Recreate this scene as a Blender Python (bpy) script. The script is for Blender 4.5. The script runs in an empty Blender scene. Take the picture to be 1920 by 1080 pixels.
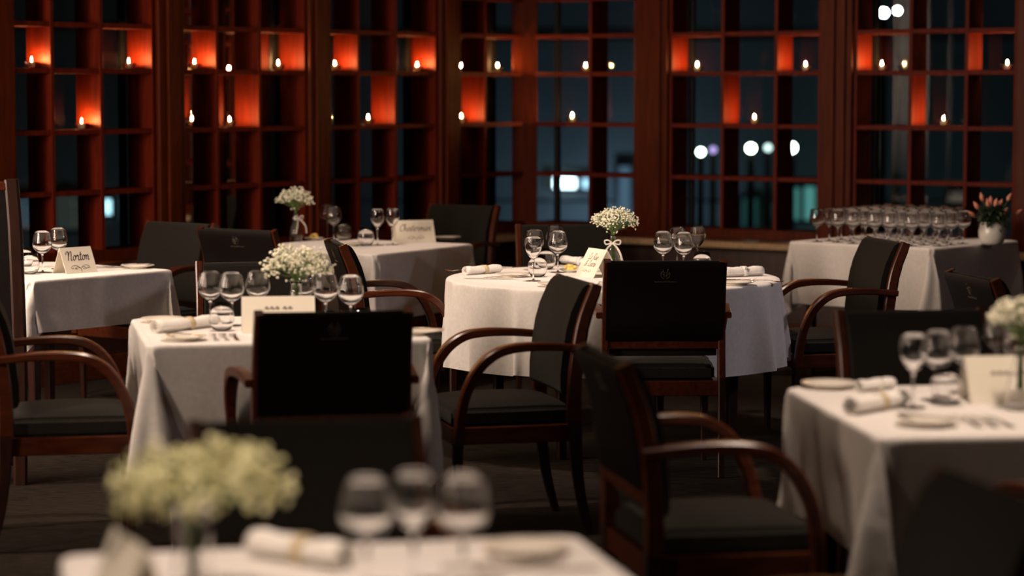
import bpy, bmesh, math, random
from mathutils import Vector, Matrix
sc = bpy.context.scene
COL = sc.collection
PI = math.pi
rad = math.radians

# ------------------------------------------------------------------ camera
F_PX = 4533.0
CAM_Z = 1.6
PITCH = math.atan((540 - 166) / F_PX)
cd = bpy.data.cameras.new('camera')
cam = bpy.data.objects.new('camera', cd)
COL.objects.link(cam)
cam.location = (0, 0, CAM_Z)
cam.rotation_euler = (PI / 2 - PITCH, 0, 0)
cd.sensor_width = 36
cd.lens = 36 * F_PX / 1920
cd.dof.use_dof = True
cd.dof.focus_distance = 10.3
cd.dof.aperture_fstop = 1.75
cd.clip_end = 300
sc.camera = cam
FW = Vector((0, math.cos(PITCH), -math.sin(PITCH)))
UP = Vector((0, math.sin(PITCH), math.cos(PITCH)))


def ray(px, py):
    return FW + Vector(((px - 960) / F_PX, 0, 0)) - UP * ((py - 540) / F_PX)


def P(px, py, z=0.752):
    r = ray(px, py)
    t = (z - CAM_Z) / r.z
    return Vector((r.x * t, r.y * t, z))


def PY(px, py, y):
    r = ray(px, py)
    t = y / r.y
    return Vector((r.x * t, y, CAM_Z + r.z * t))


# ------------------------------------------------------------------ materials
def new_mat(name):
    m = bpy.data.materials.new(name)
    m.use_nodes = True
    nt = m.node_tree
    return m, nt, nt.nodes['Principled BSDF']


def plain(name, col, rough=.5, metal=0, **kw):
    m, nt, b = new_mat(name)
    b.inputs['Base Color'].default_value = (*col, 1)
    b.inputs['Roughness'].default_value = rough
    b.inputs['Metallic'].default_value = metal
    for k, v in kw.items():
        b.inputs[k.replace('_', ' ')].default_value = v
    return m


def noise_mat(name, c1, c2, scale, stretch=(1, 1, 1), rough=.5, bump=0, detail=4, lo=.3, hi=.7, coord='Object', **kw):
    m, nt, b = new_mat(name)
    tc = nt.nodes.new('ShaderNodeTexCoord')
    mp = nt.nodes.new('ShaderNodeMapping')
    mp.inputs['Scale'].default_value = stretch
    nz = nt.nodes.new('ShaderNodeTexNoise')
    nz.inputs['Scale'].default_value = scale
    nz.inputs['Detail'].default_value = detail
    cr = nt.nodes.new('ShaderNodeValToRGB')
    cr.color_ramp.elements[0].position = lo
    cr.color_ramp.elements[1].position = hi
    cr.color_ramp.elements[0].color = (*c1, 1)
    cr.color_ramp.elements[1].color = (*c2, 1)
    nt.links.new(tc.outputs[coord], mp.inputs[0])
    nt.links.new(mp.outputs[0], nz.inputs['Vector'])
    nt.links.new(nz.outputs[0], cr.inputs[0])
    nt.links.new(cr.outputs[0], b.inputs['Base Color'])
    b.inputs['Roughness'].default_value = rough
    if bump:
        bp = nt.nodes.new('ShaderNodeBump')
        bp.inputs['Strength'].default_value = bump
        bp.inputs['Distance'].default_value = .002
        nt.links.new(nz.outputs[0], bp.inputs['Height'])
        nt.links.new(bp.outputs[0], b.inputs['Normal'])
    for k, v in kw.items():
        b.inputs[k.replace('_', ' ')].default_value = v
    return m


M = {}
M['chair_wood'] = noise_mat('chair_wood', (.044, .0085, .0026), (.095, .021, .006), 9, (6, 1, 6), .30, 0)
M['leg_wood'] = noise_mat('leg_wood', (.018, .005, .003), (.032, .010, .005), 9, (6, 6, 1), .35, 0)
M['wall_wood'] = noise_mat('wall_wood', (.046, .0065, .0009), (.085, .013, .002), 6, (8, 8, .7), .45, 0, Specular_IOR_Level=.09)
M['lattice_wood'] = noise_mat('lattice_wood', (.062, .0042, .0004), (.115, .009, .0009), 6, (8, 8, .7), .6, 0, Specular_IOR_Level=.14)
M['panel_wood'] = noise_mat('panel_wood', (.028, .011, .007), (.048, .018, .011), 5, (9, 9, .6), .4, 0)
M['fabric'] = noise_mat('fabric', (.010, .0088, .0070), (.021, .0185, .0145), 260, (1, 1, 1), .95, .25, Specular_IOR_Level=.12, Sheen_Weight=.05, Sheen_Roughness=.5)
M['leather'] = noise_mat('leather', (.0035, .0018, .0015), (.006, .0033, .0026), 120, (1, 1, 1), .45, .15, Specular_IOR_Level=.25)
M['crest'] = plain('crest', (.06, .045, .025), .5)
M['cloth'] = noise_mat('cloth', (.74, .70, .66), (.82, .78, .74), 60, (1, 1, 1), .85, .12, Sheen_Weight=.15)
M['napkin'] = noise_mat('napkin', (.78, .75, .70), (.86, .83, .78), 90, (1, 1, 1), .85, .2)
M['band'] = plain('band', (.62, .50, .30), .6)
M['paper'] = plain('paper', (.82, .76, .63), .7)
M['ink'] = plain('ink', (.03, .022, .02), .6)
M['pale_ink'] = plain('pale_ink', (.22, .18, .15), .6)
M['porcelain'] = plain('porcelain', (.82, .76, .66), .18)
M['steel'] = plain('steel', (.72, .70, .67), .16, 1)
M['butter'] = plain('butter', (.85, .62, .16), .45)
M['carpet'] = noise_mat('carpet', (.010, .0075, .0055), (.046, .034, .025), 26, (.55, 3.2, 1), .97, .6, detail=8, lo=.35, hi=.78, Specular_IOR_Level=.1)
M['granite'] = noise_mat('granite', (.20, .12, .06), (.55, .38, .22), 120, (1, 1, 1), .25, 0, detail=6)
M['wax'] = plain('wax', (.85, .78, .62), .5, Subsurface_Weight=.3)
M['tin'] = plain('tin', (.7, .68, .65), .25, 1)
M['rim'] = plain('rim', (.02, .015, .012), .5)
M['ceiling'] = plain('ceiling', (.35, .28, .22), .9)
M['black'] = plain('black', (.006, .006, .007), .4)
M['blossom'] = noise_mat('blossom', (.66, .64, .45), (.88, .85, .72), 70, (1, 1, 1), .8)
M['blossom_green'] = noise_mat('blossom_green', (.52, .52, .22), (.80, .76, .50), 40, (1, 1, 1), .8)
M['stem'] = noise_mat('stem', (.06, .12, .03), (.16, .24, .07), 40, (1, 1, 1), .6)
M['ribbon'] = plain('ribbon', (.82, .77, .70), .45)
M['pot'] = plain('pot', (.78, .74, .68), .25)
M['leaf'] = noise_mat('leaf', (.012, .028, .010), (.035, .06, .022), 30, (1, 1, 1), .5)
M['petal'] = noise_mat('petal', (.50, .15, .11), (.66, .30, .20), 25, (1, 1, 3), .5)
M['concrete'] = noise_mat('concrete', (.15, .155, .15), (.26, .265, .255), .5, (1, 1, .3), .9, 0)


def emis(name, col, s):
    m = bpy.data.materials.new(name)
    m.use_nodes = True
    nt = m.node_tree
    nt.nodes.clear()
    e = nt.nodes.new('ShaderNodeEmission')
    e.inputs[0].default_value = (*col, 1)
    e.inputs[1].default_value = s
    o = nt.nodes.new('ShaderNodeOutputMaterial')
    nt.links.new(e.outputs[0], o.inputs[0])
    return m


M['flame'] = emis('flame', (1, .48, .16), 4200)


def glass_mat(name, tint=(1, 1, 1), ior=1.45):
    m = bpy.data.materials.new(name)
    m.use_nodes = True
    nt = m.node_tree
    nt.nodes.clear()
    g = nt.nodes.new('ShaderNodeBsdfGlass')
    g.inputs['Color'].default_value = (*tint, 1)
    g.inputs['Roughness'].default_value = 0
    g.inputs['IOR'].default_value = ior
    o = nt.nodes.new('ShaderNodeOutputMaterial')
    nt.links.new(g.outputs[0], o.inputs[0])
    return m


def pane_mat(name, tint=(.96, .98, .97)):
    m = bpy.data.materials.new(name)
    m.use_nodes = True
    nt = m.node_tree
    nt.nodes.clear()
    t = nt.nodes.new('ShaderNodeBsdfTransparent')
    t.inputs[0].default_value = (*tint, 1)
    g = nt.nodes.new('ShaderNodeBsdfGlossy')
    g.inputs['Roughness'].default_value = 0
    fr = nt.nodes.new('ShaderNodeFresnel')
    fr.inputs[0].default_value = 1.5
    mx = nt.nodes.new('ShaderNodeMixShader')
    o = nt.nodes.new('ShaderNodeOutputMaterial')
    nt.links.new(fr.outputs[0], mx.inputs[0])
    nt.links.new(t.outputs[0], mx.inputs[1])
    nt.links.new(g.outputs[0], mx.inputs[2])
    nt.links.new(mx.outputs[0], o.inputs[0])
    return m


M['glass'] = glass_mat('glass')
M['pane'] = pane_mat('pane')


# ------------------------------------------------------------------ helpers
def link(name, me, mat, parent=None, loc=None, sharp=35, smooth=True):
    if mat is not None:
        me.materials.append(M[mat] if isinstance(mat, str) else mat)
    if smooth:
        for p in me.polygons:
            p.use_smooth = True
        try:
            me.set_sharp_from_angle(angle=rad(sharp))
        except Exception:
            pass
    o = bpy.data.objects.new(name, me)
    COL.objects.link(o)
    if parent is not None:
        o.parent = parent
    if loc is not None:
        o.location = loc
    return o


def obj(name, bm, mat, parent=None, loc=None, sharp=35, smooth=True):
    me = bpy.data.meshes.new(name)
    bmesh.ops.recalc_face_normals(bm, faces=bm.faces)
    bm.to_mesh(me)
    bm.free()
    return link(name, me, mat, parent, loc, sharp, smooth)


def empty(name, loc=(0, 0, 0), rz=0):
    o = bpy.data.objects.new(name, None)
    o.empty_display_size = .1
    COL.objects.link(o)
    o.location = loc
    o.rotation_euler = (0, 0, rz)
    return o


def tag(o, label=None, cat=None, group=None, kind=None):
    if label:
        o['label'] = label
    if cat:
        o['category'] = cat
    if group:
        o['group'] = group
    if kind:
        o['kind'] = kind
    return o


def copy_tree(o, parent=None):
    c = o.copy()
    COL.objects.link(c)
    if parent is not None:
        c.parent = parent
    for ch in list(o.children):
        copy_tree(ch, c)
    return c


def box(bm, x0, x1, y0, y1, z0, z1, bev=0, seg=2, mat=None):
    r = bmesh.ops.create_cube(bm, size=1)
    vs = r['verts']
    for v in vs:
        v.co.x = x0 if v.co.x < 0 else x1
        v.co.y = y0 if v.co.y < 0 else y1
        v.co.z = z0 if v.co.z < 0 else z1
    if bev:
        es = list({e for v in vs for e in v.link_edges})
        r2 = bmesh.ops.bevel(bm, geom=es, offset=bev, segments=seg, affect='EDGES', profile=.5)
        vs = list({v for f in r2['faces'] for v in f.verts} | {v for v in vs if v.is_valid})
    if mat is not None:
        bmesh.ops.transform(bm, matrix=mat, verts=[v for v in vs if v.is_valid])
    return vs


def lathe(bm, prof, seg=28, closed=False, center=(0, 0, 0)):
    """prof: (r, z) list. r=0 gives a pole."""
    cx, cy, cz = center
    rings = []
    for r, z in prof:
        if r < 1e-6:
            rings.append([bm.verts.new((cx, cy, cz + z))])
        else:
            rings.append([bm.verts.new((cx + r * math.cos(2 * PI * k / seg), cy + r * math.sin(2 * PI * k / seg), cz + z)) for k in range(seg)])
    pairs = list(zip(rings, rings[1:]))
    if closed:
        pairs.append((rings[-1], rings[0]))
    for a, b in pairs:
        for k in range(seg):
            k2 = (k + 1) % seg
            if len(a) == 1 and len(b) == 1:
                continue
            if len(a) == 1:
                bm.faces.new((a[0], b[k], b[k2]))
            elif len(b) == 1:
                bm.faces.new((a[k], b[0], a[k2]))
            else:
                bm.faces.new((a[k], b[k], b[k2], a[k2]))


def crspline(pts, n=6):
    pts = [Vector(p) for p in pts]
    if len(pts) < 3:
        return pts
    q = [pts[0] * 2 - pts[1]] + pts + [pts[-1] * 2 - pts[-2]]
    out = []
    for i in range(1, len(q) - 2):
        p0, p1, p2, p3 = q[i - 1:i + 3]
        for k in range(n):
            t = k / n
            out.append(.5 * ((2 * p1) + (p2 - p0) * t + (2 * p0 - 5 * p1 + 4 * p2 - p3) * t * t + (3 * p1 - p0 - 3 * p2 + p3) * t ** 3))
    out.append(pts[-1].copy())
    return out


def sweep_rect(bm, pts, ws, hs, side=(1, 0, 0), ch=.25):
    """rectangular bar with chamfered corners along pts; ws along 'side', hs across it."""
    n = len(pts)
    side = Vector(side).normalized()
    rings = []
    for i, p in enumerate(pts):
        t = (pts[min(i + 1, n - 1)] - pts[max(i - 1, 0)]).normalized()
        nr = t.cross(side).normalized()
        s = nr.cross(t).normalized()
        w = (ws[i] if hasattr(ws, '__len__') else ws) / 2
        h = (hs[i] if hasattr(hs, '__len__') else hs) / 2
        c = min(w, h) * ch
        prof = [(w, h - c), (w - c, h), (-w + c, h), (-w, h - c), (-w, -h + c), (-w + c, -h), (w - c, -h), (w, -h + c)]
        rings.append([bm.verts.new(p + s * a + nr * b) for a, b in prof])
    for a, b in zip(rings, rings[1:]):
        for k in range(8):
            bm.faces.new((a[k], a[(k + 1) % 8], b[(k + 1) % 8], b[k]))
    bm.faces.new(rings[0][::-1])
    bm.faces.new(rings[-1])


def tube(bm, pts, r, seg=6):
    n = len(pts)
    rings = []
    ref = Vector((.3, .9, .2)).normalized()
    for i, p in enumerate(pts):
        t = (pts[min(i + 1, n - 1)] - pts[max(i - 1, 0)]).normalized()
        a = t.cross(ref)
        if a.length < 1e-3:
            a = t.cross(Vector((1, 0, 0)))
        a.normalize()
        b = t.cross(a)
        rr = r[i] if hasattr(r, '__len__') else r
        rings.append([bm.verts.new(p + a * rr * math.cos(2 * PI * k / seg) + b * rr * math.sin(2 * PI * k / seg)) for k in range(seg)])
    for a, b in zip(rings, rings[1:]):
        for k in range(seg):
            bm.faces.new((a[k], a[(k + 1) % seg], b[(k + 1) % seg], b[k]))
    bm.faces.new(rings[0][::-1])
    bm.faces.new(rings[-1])


# ------------------------------------------------------------------ setting: floor, ceiling, walls
bm = bmesh.new()
box(bm, -7, 7, -1.5, 18.5, -.05, 0)
o = obj('floor', bm, 'carpet', smooth=False)
tag(o, 'dark brown streaked carpet', kind='structure')
bm = bmesh.new()
box(bm, -7, 7, -1.5, 18.5, 2.95, 3.05)
o = obj('ceiling', bm, 'ceiling', smooth=False)
tag(o, kind='structure')

CN = Vector((.10, 16.3, 0))
AL = Vector((-math.cos(rad(51.5)), -math.sin(rad(51.5)), 0))
NL = Vector((math.sin(rad(51.5)), -math.cos(rad(51.5)), 0))
AR = Vector((math.cos(rad(35)), -math.sin(rad(35)), 0))
NR = Vector((-math.sin(rad(35)), -math.cos(rad(35)), 0))
CP = math.cos(PITCH)


def wall_t(px, A, N, back=0.0):
    k = (px - 960) / F_PX * CP
    c = CN - N * back
    return (k * c.y - c.x) / (A.x - k * A.y)


def wall_mat(A, N):
    """local x along the wall away from the corner, y = into the room, z up"""
    m = Matrix.Identity(4)
    for i in range(3):
        m[i][0], m[i][1], m[i][2], m[i][3] = A[i], N[i], (0, 0, 1)[i], CN[i]
    return m


ML, MR = wall_mat(AL, NL), wall_mat(AR, NR)
SH = [2.19, 1.945, 1.695, 1.362, 1.03]      # shelf levels
Z_BOT, Z_TOP = .71, 2.52
DEP = .195
LEDGE = .64

for side, MM, tmax in (('left', ML, 6.6), ('right', MR, 6.4)):
    bm = bmesh.new()
    box(bm, -.25, tmax, -.16, .02, 0, LEDGE - .04, mat=MM)
    o = obj('wall_' + side, bm, 'panel_wood', smooth=False)
    tag(o, 'dark wood panelled wall below the window ledge', kind='structure')
    bm = bmesh.new()
    box(bm, -.25, tmax, -.30, .02, Z_TOP + .04, 2.95, mat=MM)
    o = obj('wall_' + side + '_header', bm, 'wall_wood', smooth=False)
    tag(o, kind='structure')
    bm = bmesh.new()
    box(bm, .0 if side == 'left' else .03, tmax, .021, .045, 0, .13, bev=.006, mat=MM)
    o = obj('baseboard_' + side, bm, 'chair_wood', smooth=False)
    tag(o, 'reddish wood baseboard', kind='structure')
    bm = bmesh.new()
    box(bm, -.12, tmax, -.32, .22, LEDGE - .04, LEDGE, bev=.006, mat=MM)
    o = obj('trim_ledge_' + side, bm, 'granite', smooth=False)
    tag(o, 'speckled tan stone window ledge', kind='structure')

trim_n = [0]


def post(MM, t0, t1, front=.03, back=-.24, z0=LEDGE, z1=2.95, split=None):
    bm = bmesh.new()
    box(bm, t0, t1, back, front, z0, z1, bev=.008, mat=MM)
    if split:
        for a, b in split:
            box(bm, a, b, front - .001, front + .018, z0, z1, bev=.004, mat=MM)
    trim_n[0] += 1
    o = obj('trim_%d' % trim_n[0], bm, 'wall_wood', smooth=False)
    tag(o, 'red-brown wooden post between the window bays', kind='structure')


def tl(px, b=0):
    return wall_t(px, AL, NL, b)


def tr(px, b=0):
    return wall_t(px, AR, NR, b)


post(ML, tl(340), tl(292), split=[(tl(328), tl(306))])
post(ML, tl(615), tl(575), split=[(tl(606), tl(584))])
post(ML, tl(858), tl(820), split=[(tl(850), tl(828))])
post(ML, tl(22), tl(22) + .3)
post(MR, tr(1195), tr(1255), split=[(tr(1212), tr(1244))])
post(MR, tr(1541), tr(1601), split=[(tr(1553), tr(1570)), (tr(1575), tr(1590))])
post(MR, tr(1908), tr(1908) + .25)
# corner post: a square post filling the corner behind the two lattices
bm = bmesh.new()
cx = CN + (NL + NR) * .005
box(bm, -.10, .07, -.13, .10, LEDGE, 2.95, bev=.006, mat=Matrix.Translation(CN + Vector((-.0, .1, 0))))
trim_n[0] += 1
tag(obj('trim_%d' % trim_n[0], bm, 'wall_wood', smooth=False), 'wooden corner post where the two window walls meet', kind='structure')

for side, MM, ta in (('left', ML, tl(22) + .3), ('right', MR, tr(1908) + .25)):
    bm = bmesh.new()
    box(bm, ta, 7.2, -.16, .0, LEDGE, 2.95, mat=MM)
    o = obj('wall_' + side + '_end', bm, 'panel_wood', smooth=False)
    tag(o, 'plain dark wood wall beyond the last window bay', kind='structure')

BAYS = [
    # side, matrix, from px (nearer the corner first), dividers px, label word
    ('left', [290, 190, 98, 22], 'first lattice shelf bay from the left edge, dark wood with three tea lights'),
    ('left', [575, 487, 407, 340], 'second lattice shelf bay from the left, behind the flower vase table'),
    ('left', [820, 742, 672, 615], 'third lattice shelf bay from the left, its candle in a low middle cell'),
    ('left', [985, 910, 858], 'narrow two-column lattice shelf bay left of the window corner'),
    ('right', [1003, 1107, 1195], 'two-column lattice shelf bay right of the window corner, blue city light behind'),
    ('right', [1255, 1355, 1455, 1541], 'lattice shelf bay with green street lights showing behind it'),
    ('right', [1601, 1707, 1812, 1908], 'rightmost lattice shelf bay behind the massed wine glasses'),
]
n_win = 0
for side, edges, lab in BAYS:
    A, N, MM = (AL, NL, ML) if side == 'left' else (AR, NR, MR)
    ts = [wall_t(p, A, N) for p in edges]
    if edges[0] in (985, 1003):
        ts[0] = .045 if side == 'left' else .06
    t0, t1 = ts[0], ts[-1]
    base = CN + A * t0
    root = empty('lattice_shelf', (0, 0, 0))
    root.matrix_world = Matrix.Translation(Vector((base.x, base.y, LEDGE))) @ MM.to_3x3().to_4x4()
    tag(root, lab, 'shelf', 'lattice candle shelves along the windows')
    W = t1 - t0
    for z in SH + [Z_TOP]:
        bm = bmesh.new()
        box(bm, .004, W - .004, -DEP, 0, z - .014 - LEDGE, z + .014 - LEDGE, bev=.003)
        obj('shelf_board', bm, 'lattice_wood', root, smooth=False)
    bm = bmesh.new()
    box(bm, .004, W - .004, -DEP - .02, .012, .005, Z_BOT - LEDGE, bev=.004)
    obj('bottom_rail', bm, 'wall_wood', root, smooth=False)
    for t in ts[1:-1]:
        bm = bmesh.new()
        box(bm, t - t0 - .012, t - t0 + .012, -DEP, .004, Z_BOT - LEDGE, Z_TOP - LEDGE, bev=.002)
        obj('divider', bm, 'lattice_wood', root, smooth=False)
    for t in ((.012,) if edges[0] not in (985, 1003) else ()) + ((W - .012),):
        bm = bmesh.new()
        box(bm, t - .011, t + .011, -DEP, .004, Z_BOT - LEDGE, Z_TOP - LEDGE, bev=.002)
        obj('side_panel', bm, 'lattice_wood', root, smooth=False)
    # window behind the lattice
    n_win += 1
    wr = empty('window_%d' % n_win)
    wr.matrix_world = root.matrix_world.copy()
    tag(wr, 'dark night window behind the lattice', kind='structure')
    bm = bmesh.new()
    y0, y1 = -DEP - .06, -DEP - .028
    fw = .045
    box(bm, .01, fw, y0, y1, .02, 2.0)
    box(bm, W - fw, W - .01, y0, y1, .02, 2.0)
    box(bm, fw, W - fw, y0, y1, .02, .06)
    box(bm, fw, W - fw, y0, y1, 1.9, 2.0)
    obj('window_frame', bm, 'black', wr, smooth=False)
    bm = bmesh.new()
    vs = [bm.verts.new(c) for c in ((fw, y0 + .012, .06), (W - fw, y0 + .012, .06), (W - fw, y0 + .012, 1.9), (fw, y0 + .012, 1.9))]
    bm.faces.new(vs)
    obj('glass_pane', bm, 'pane', wr, smooth=False)

# ------------------------------------------------------------------ candles on the shelves
bm = bmesh.new()
lathe(bm, [(0, 0), (.018, 0), (.032, .010), (.042, .026), (.044, .034), (.041, .034), (.038, .026), (.027, .014), (.016, .006), (0, .006)], 24)
cdish = bpy.data.meshes.new('dish')
bmesh.ops.recalc_face_normals(bm, faces=bm.faces)
bm.to_mesh(cdish)
bm.free()
proto_c = empty('tea_light')
d = link('glass_dish', cdish, 'glass', proto_c)
bm = bmesh.new()
lathe(bm, [(0, .0065), (.017, .0065), (.018, .009), (.018, .032), (.016, .032), (.015, .029), (0, .029)], 18)
obj('candle_cup', bm, 'wax', proto_c)
bm = bmesh.new()
lathe(bm, [(0, .033), (.0028, .037), (.0038, .042), (.0028, .050), (0, .060)], 10)
obj('flame', bm, 'flame', proto_c)
bm = bmesh.new()
tube(bm, [Vector((0, 0, .029)), Vector((0, 0, .0335))], .0007, 5)
obj('wick', bm, 'black', proto_c)
CANDLES = [
    ('left', 60, 1, 'tea light in a glass dish, upper candle row, first from the left'),
    ('left', 242, 1, 'tea light in a glass dish, upper candle row, second from the left'),
    ('left', 365, 1, 'tea light in a glass dish, upper candle row, third from the left'),
    ('left', 522, 1, 'tea light in a glass dish, upper candle row, above the vase of white flowers'),
    ('left', 628, 1, 'tea light in a glass dish, upper row, just right of the second wide post'),
    ('left', 782, 1, 'tea light in a glass dish, upper row, just left of the third wide post'),
    ('left', 933, 1, 'tea light on the upper row of the narrow bay left of the window corner'),
    ('left', 152, 0, 'tea light in a glass dish, lower candle row, first from the left'),
    ('left', 430, 0, 'tea light in a glass dish, lower candle row, second from the left'),
    ('left', 690, 0, 'tea light in a glass dish, lower candle row, third from the left'),
    ('left', 865, 0, 'tea light on the lower row of the narrow bay left of the window corner'),
    ('right', 1073, 0, 'tea light on the lower row right of the window corner'),
    ('right', 1098, 1, 'tea light on the upper row right of the window corner, half hidden by a divider'),
    ('right', 1307, 1, 'tea light on the upper row, just right of the wide double post'),
    ('right', 1415, 0, 'tea light on the lower row above the green street lights'),
    ('right', 1510, 1, 'tea light on the upper row, left of the post beside the rightmost bay'),
    ('right', 1653, 1, 'tea light on the upper row of the rightmost bay, under the bright white lamps'),
    ('right', 1888, 1, 'tea light on the upper row at the far right edge'),
    ('right', 1770, 0, 'tea light on the lower row of the rightmost bay'),
]
for i, (side, px, row, lab) in enumerate(CANDLES):
    A, N = (AL, NL) if side == 'left' else (AR, NR)
    bk = .085
    t = wall_t(px, A, N, bk)
    p = CN + A * t - N * bk
    z = (SH[3], SH[2])[row] + .0145
    c = proto_c if i == 0 else copy_tree(proto_c)
    c.location = (p.x, p.y, z)
    tag(c, lab, 'candle', 'tea lights on the lattice shelves')

# ------------------------------------------------------------------ chair
BACK = [(-.225, .40), (-.225, .52), (-.235, .64), (-.258, .77), (-.308, .90)]   # (y, z) of the post centre line


def back_y(z):
    pts = crspline([(0, y, zz) for y, zz in BACK], 10)
    for a, b in zip(pts, pts[1:]):
        if a.z <= z <= b.z:
            k = (z - a.z) / (b.z - a.z)
            return a.y + (b.y - a.y) * k
    return pts[-1].y if z > pts[-1].z else pts[0].y


def slab(bm, x0, x1, zs, off_f, off_b, dish=0, nx=8):
    """a curved upright slab following the chair back: front and back offsets from the post line"""
    fr, bk = [], []
    for z, of, ob in zip(zs, off_f, off_b):
        rf, rb = [], []
        for k in range(nx + 1):
            u = k / nx * 2 - 1
            x = x0 + (x1 - x0) * k / nx
            dd = -dish * (1 - u * u)
            rf.append(bm.verts.new((x, back_y(z) + of + dd, z)))
            rb.append(bm.verts.new((x, back_y(z) + ob + dd, z)))
        fr.append(rf)
        bk.append(rb)
    n = len(zs)
    for i in range(n - 1):
        for k in range(nx):
            bm.faces.new((fr[i][k], fr[i][k + 1], fr[i + 1][k + 1], fr[i + 1][k]))
            bm.faces.new((bk[i][k + 1], bk[i][k], bk[i + 1][k], bk[i + 1][k + 1]))
        bm.faces.new((fr[i + 1][0], bk[i + 1][0], bk[i][0], fr[i][0]))
        bm.faces.new((fr[i][nx], bk[i][nx], bk[i + 1][nx], fr[i + 1][nx]))
    for k in range(nx):
        bm.faces.new((fr[0][k + 1], fr[0][k], bk[0][k], bk[0][k + 1]))
        bm.faces.new((fr[n - 1][k], fr[n - 1][k + 1], bk[n - 1][k + 1], bk[n - 1][k]))


def make_chair():
    root = empty('dining_armchair')
    # seat cushion, domed
    bm = bmesh.new()
    n = 10
    hx, hy = .228, .222
    grid = []
    for j in range(n + 1):
        row = []
        for i in range(n + 1):
            u, v = i / n * 2 - 1, j / n * 2 - 1
            w = hx * (1 if v > 0 else 1 - .06 * abs(v))
            row.append(bm.verts.new((u * w, v * hy, .462 + .026 * (1 - u ** 4) * (1 - v ** 4))))
        grid.append(row)
    for j in range(n):
        for i in range(n):
            bm.faces.new((grid[j][i], grid[j][i + 1], grid[j + 1][i + 1], grid[j + 1][i]))
    r = bmesh.ops.extrude_edge_only(bm, edges=[e for e in bm.edges if e.is_boundary])
    nv = [g for g in r['geom'] if isinstance(g, bmesh.types.BMVert)]
    for v in nv:
        v.co.z = .395
    bmesh.ops.holes_fill(bm, edges=[e for e in bm.edges if e.is_boundary], sides=0)
    bmesh.ops.bevel(bm, geom=[e for e in bm.edges if len(e.link_faces) == 2 and e.calc_face_angle(0) > rad(45)], offset=.014, segments=3, affect='EDGES')
    obj('seat', bm, 'fabric', root, sharp=60)
    bm = bmesh.new()
    box(bm, -.232, .232, .190, .222, .335, .398, .004)
    box(bm, -.232, .232, -.240, -.210, .335, .398, .004)
    box(bm, -.236, -.206, -.235, .220, .335, .398, .004)
    box(bm, .206, .236, -.235, .220, .335, .398, .004)
    obj('seat_frame', bm, 'chair_wood', root, smooth=False)
    # back
    zs = [.50, .505, .52, .58, .66, .74, .80, .86, .885, .898, .90]
    f = [.030, .040, .047, .050, .050, .050, .050, .047, .042, .032, .018]
    b = [.012, .008, .006, .006, .006, .006, .006, .006, .006, .006, .012]
    bm = bmesh.new()
    slab(bm, -.223, .223, zs, f, b, .010)
    obj('backrest', bm, 'fabric', root, sharp=50)
    bm = bmesh.new()
    zs = [.565, .575, .66, .74, .80, .86, .885, .895]
    slab(bm, -.239, .239, zs, [-.0185] * 8, [-.022, -.028, -.030, -.030, -.030, -.029, -.026, -.022], .0)
    bp = obj('back_panel', bm, 'leather', root, sharp=50)
    # small crest with a line of lettering stitched below the top edge of the panel
    bm = bmesh.new()
    crest = []
    for s in (-1, 1):
        crest.append([(s * .004, -.020), (s * .016, -.010), (s * .018, .006), (s * .008, .014), (s * .012, .022)])
        crest.append([(s * .002, .004), (s * .008, .008), (s * .007, -.004), (s * .002, -.012)])
    crest.append([(-.016, .004), (0, -.004), (.016, .004)])
    rr = random.Random(4)
    for k in range(13):
        x = -.042 + k * .007
        crest.append([(x, -.034), (x + .002, -.030 + rr.uniform(-.001, .003)), (x + .0035, -.034)])
    for st in crest:
        pts = [Vector((x, back_y(.845 + z) - .0300, .845 + z)) for x, z in [(p.x, p.y) for p in crspline([(a, b_, 0) for a, b_ in st], 4)]]
        tube(bm, pts, .0011, 4)
    obj('crest', bm, 'crest', bp)
    bm = bmesh.new()
    slab(bm, -.229, .229, [.530, .534, .560, .564], [.006, .012, .012, .006], [-.012, -.017, -.017, -.012], .006)
    obj('back_rail', bm, 'chair_wood', root)
    for s in (-1, 1):
        bm = bmesh.new()
        pts = crspline([(s * (.243 - .006 * (z - .4) / .5), y, z) for y, z in BACK], 5)
        k = len(pts)
        sweep_rect(bm, pts, .030, [.052 - .012 * i / (k - 1) for i in range(k)], (1, 0, 0), .3)
        obj('back_post', bm, 'chair_wood', root)
        bm = bmesh.new()
        pts = crspline([(s * .243, -.226, .41), (s * .243, -.232, .28), (s * .240, -.250, .14), (s * .236, -.285, 0)], 4)
        k = len(pts)
        sweep_rect(bm, pts, [.030 - .004 * i / (k - 1) for i in range(k)], [.050 - .022 * i / (k - 1) for i in range(k)], (1, 0, 0), .3)
        obj('leg', bm, 'leg_wood', root)
        bm = bmesh.new()
        pts = [Vector((s * .222, .200, .385)), Vector((s * .222, .200, .30)), Vector((s * .220, .198, 0))]
        sweep_rect(bm, pts, [.034, .034, .022], [.036, .036, .024], (1, 0, 0), .3)
        obj('leg', bm, 'leg_wood', root)
        bm = bmesh.new()
        pts = crspline([(s * .262, -.262, .672), (s * .268, -.12, .684), (s * .277, -.01, .684), (s * .284, .068, .668), (s * .286, .132, .620),
                        (s * .284, .178, .540), (s * .276, .200, .450), (s * .264, .208, .345)], 6)
        k = len(pts)
        ws = [.034 + .016 * math.sin(PI * min(1, i / (k - 1) * 1.3)) for i in range(k)]
        sweep_rect(bm, pts, ws, [.026 + .010 * min(1, i / (k * .5)) for i in range(k)], (1, 0, 0), .35)
        obj('arm', bm, 'chair_wood', root)
    return root


chair0 = make_chair()
n_ch = [0]


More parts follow.
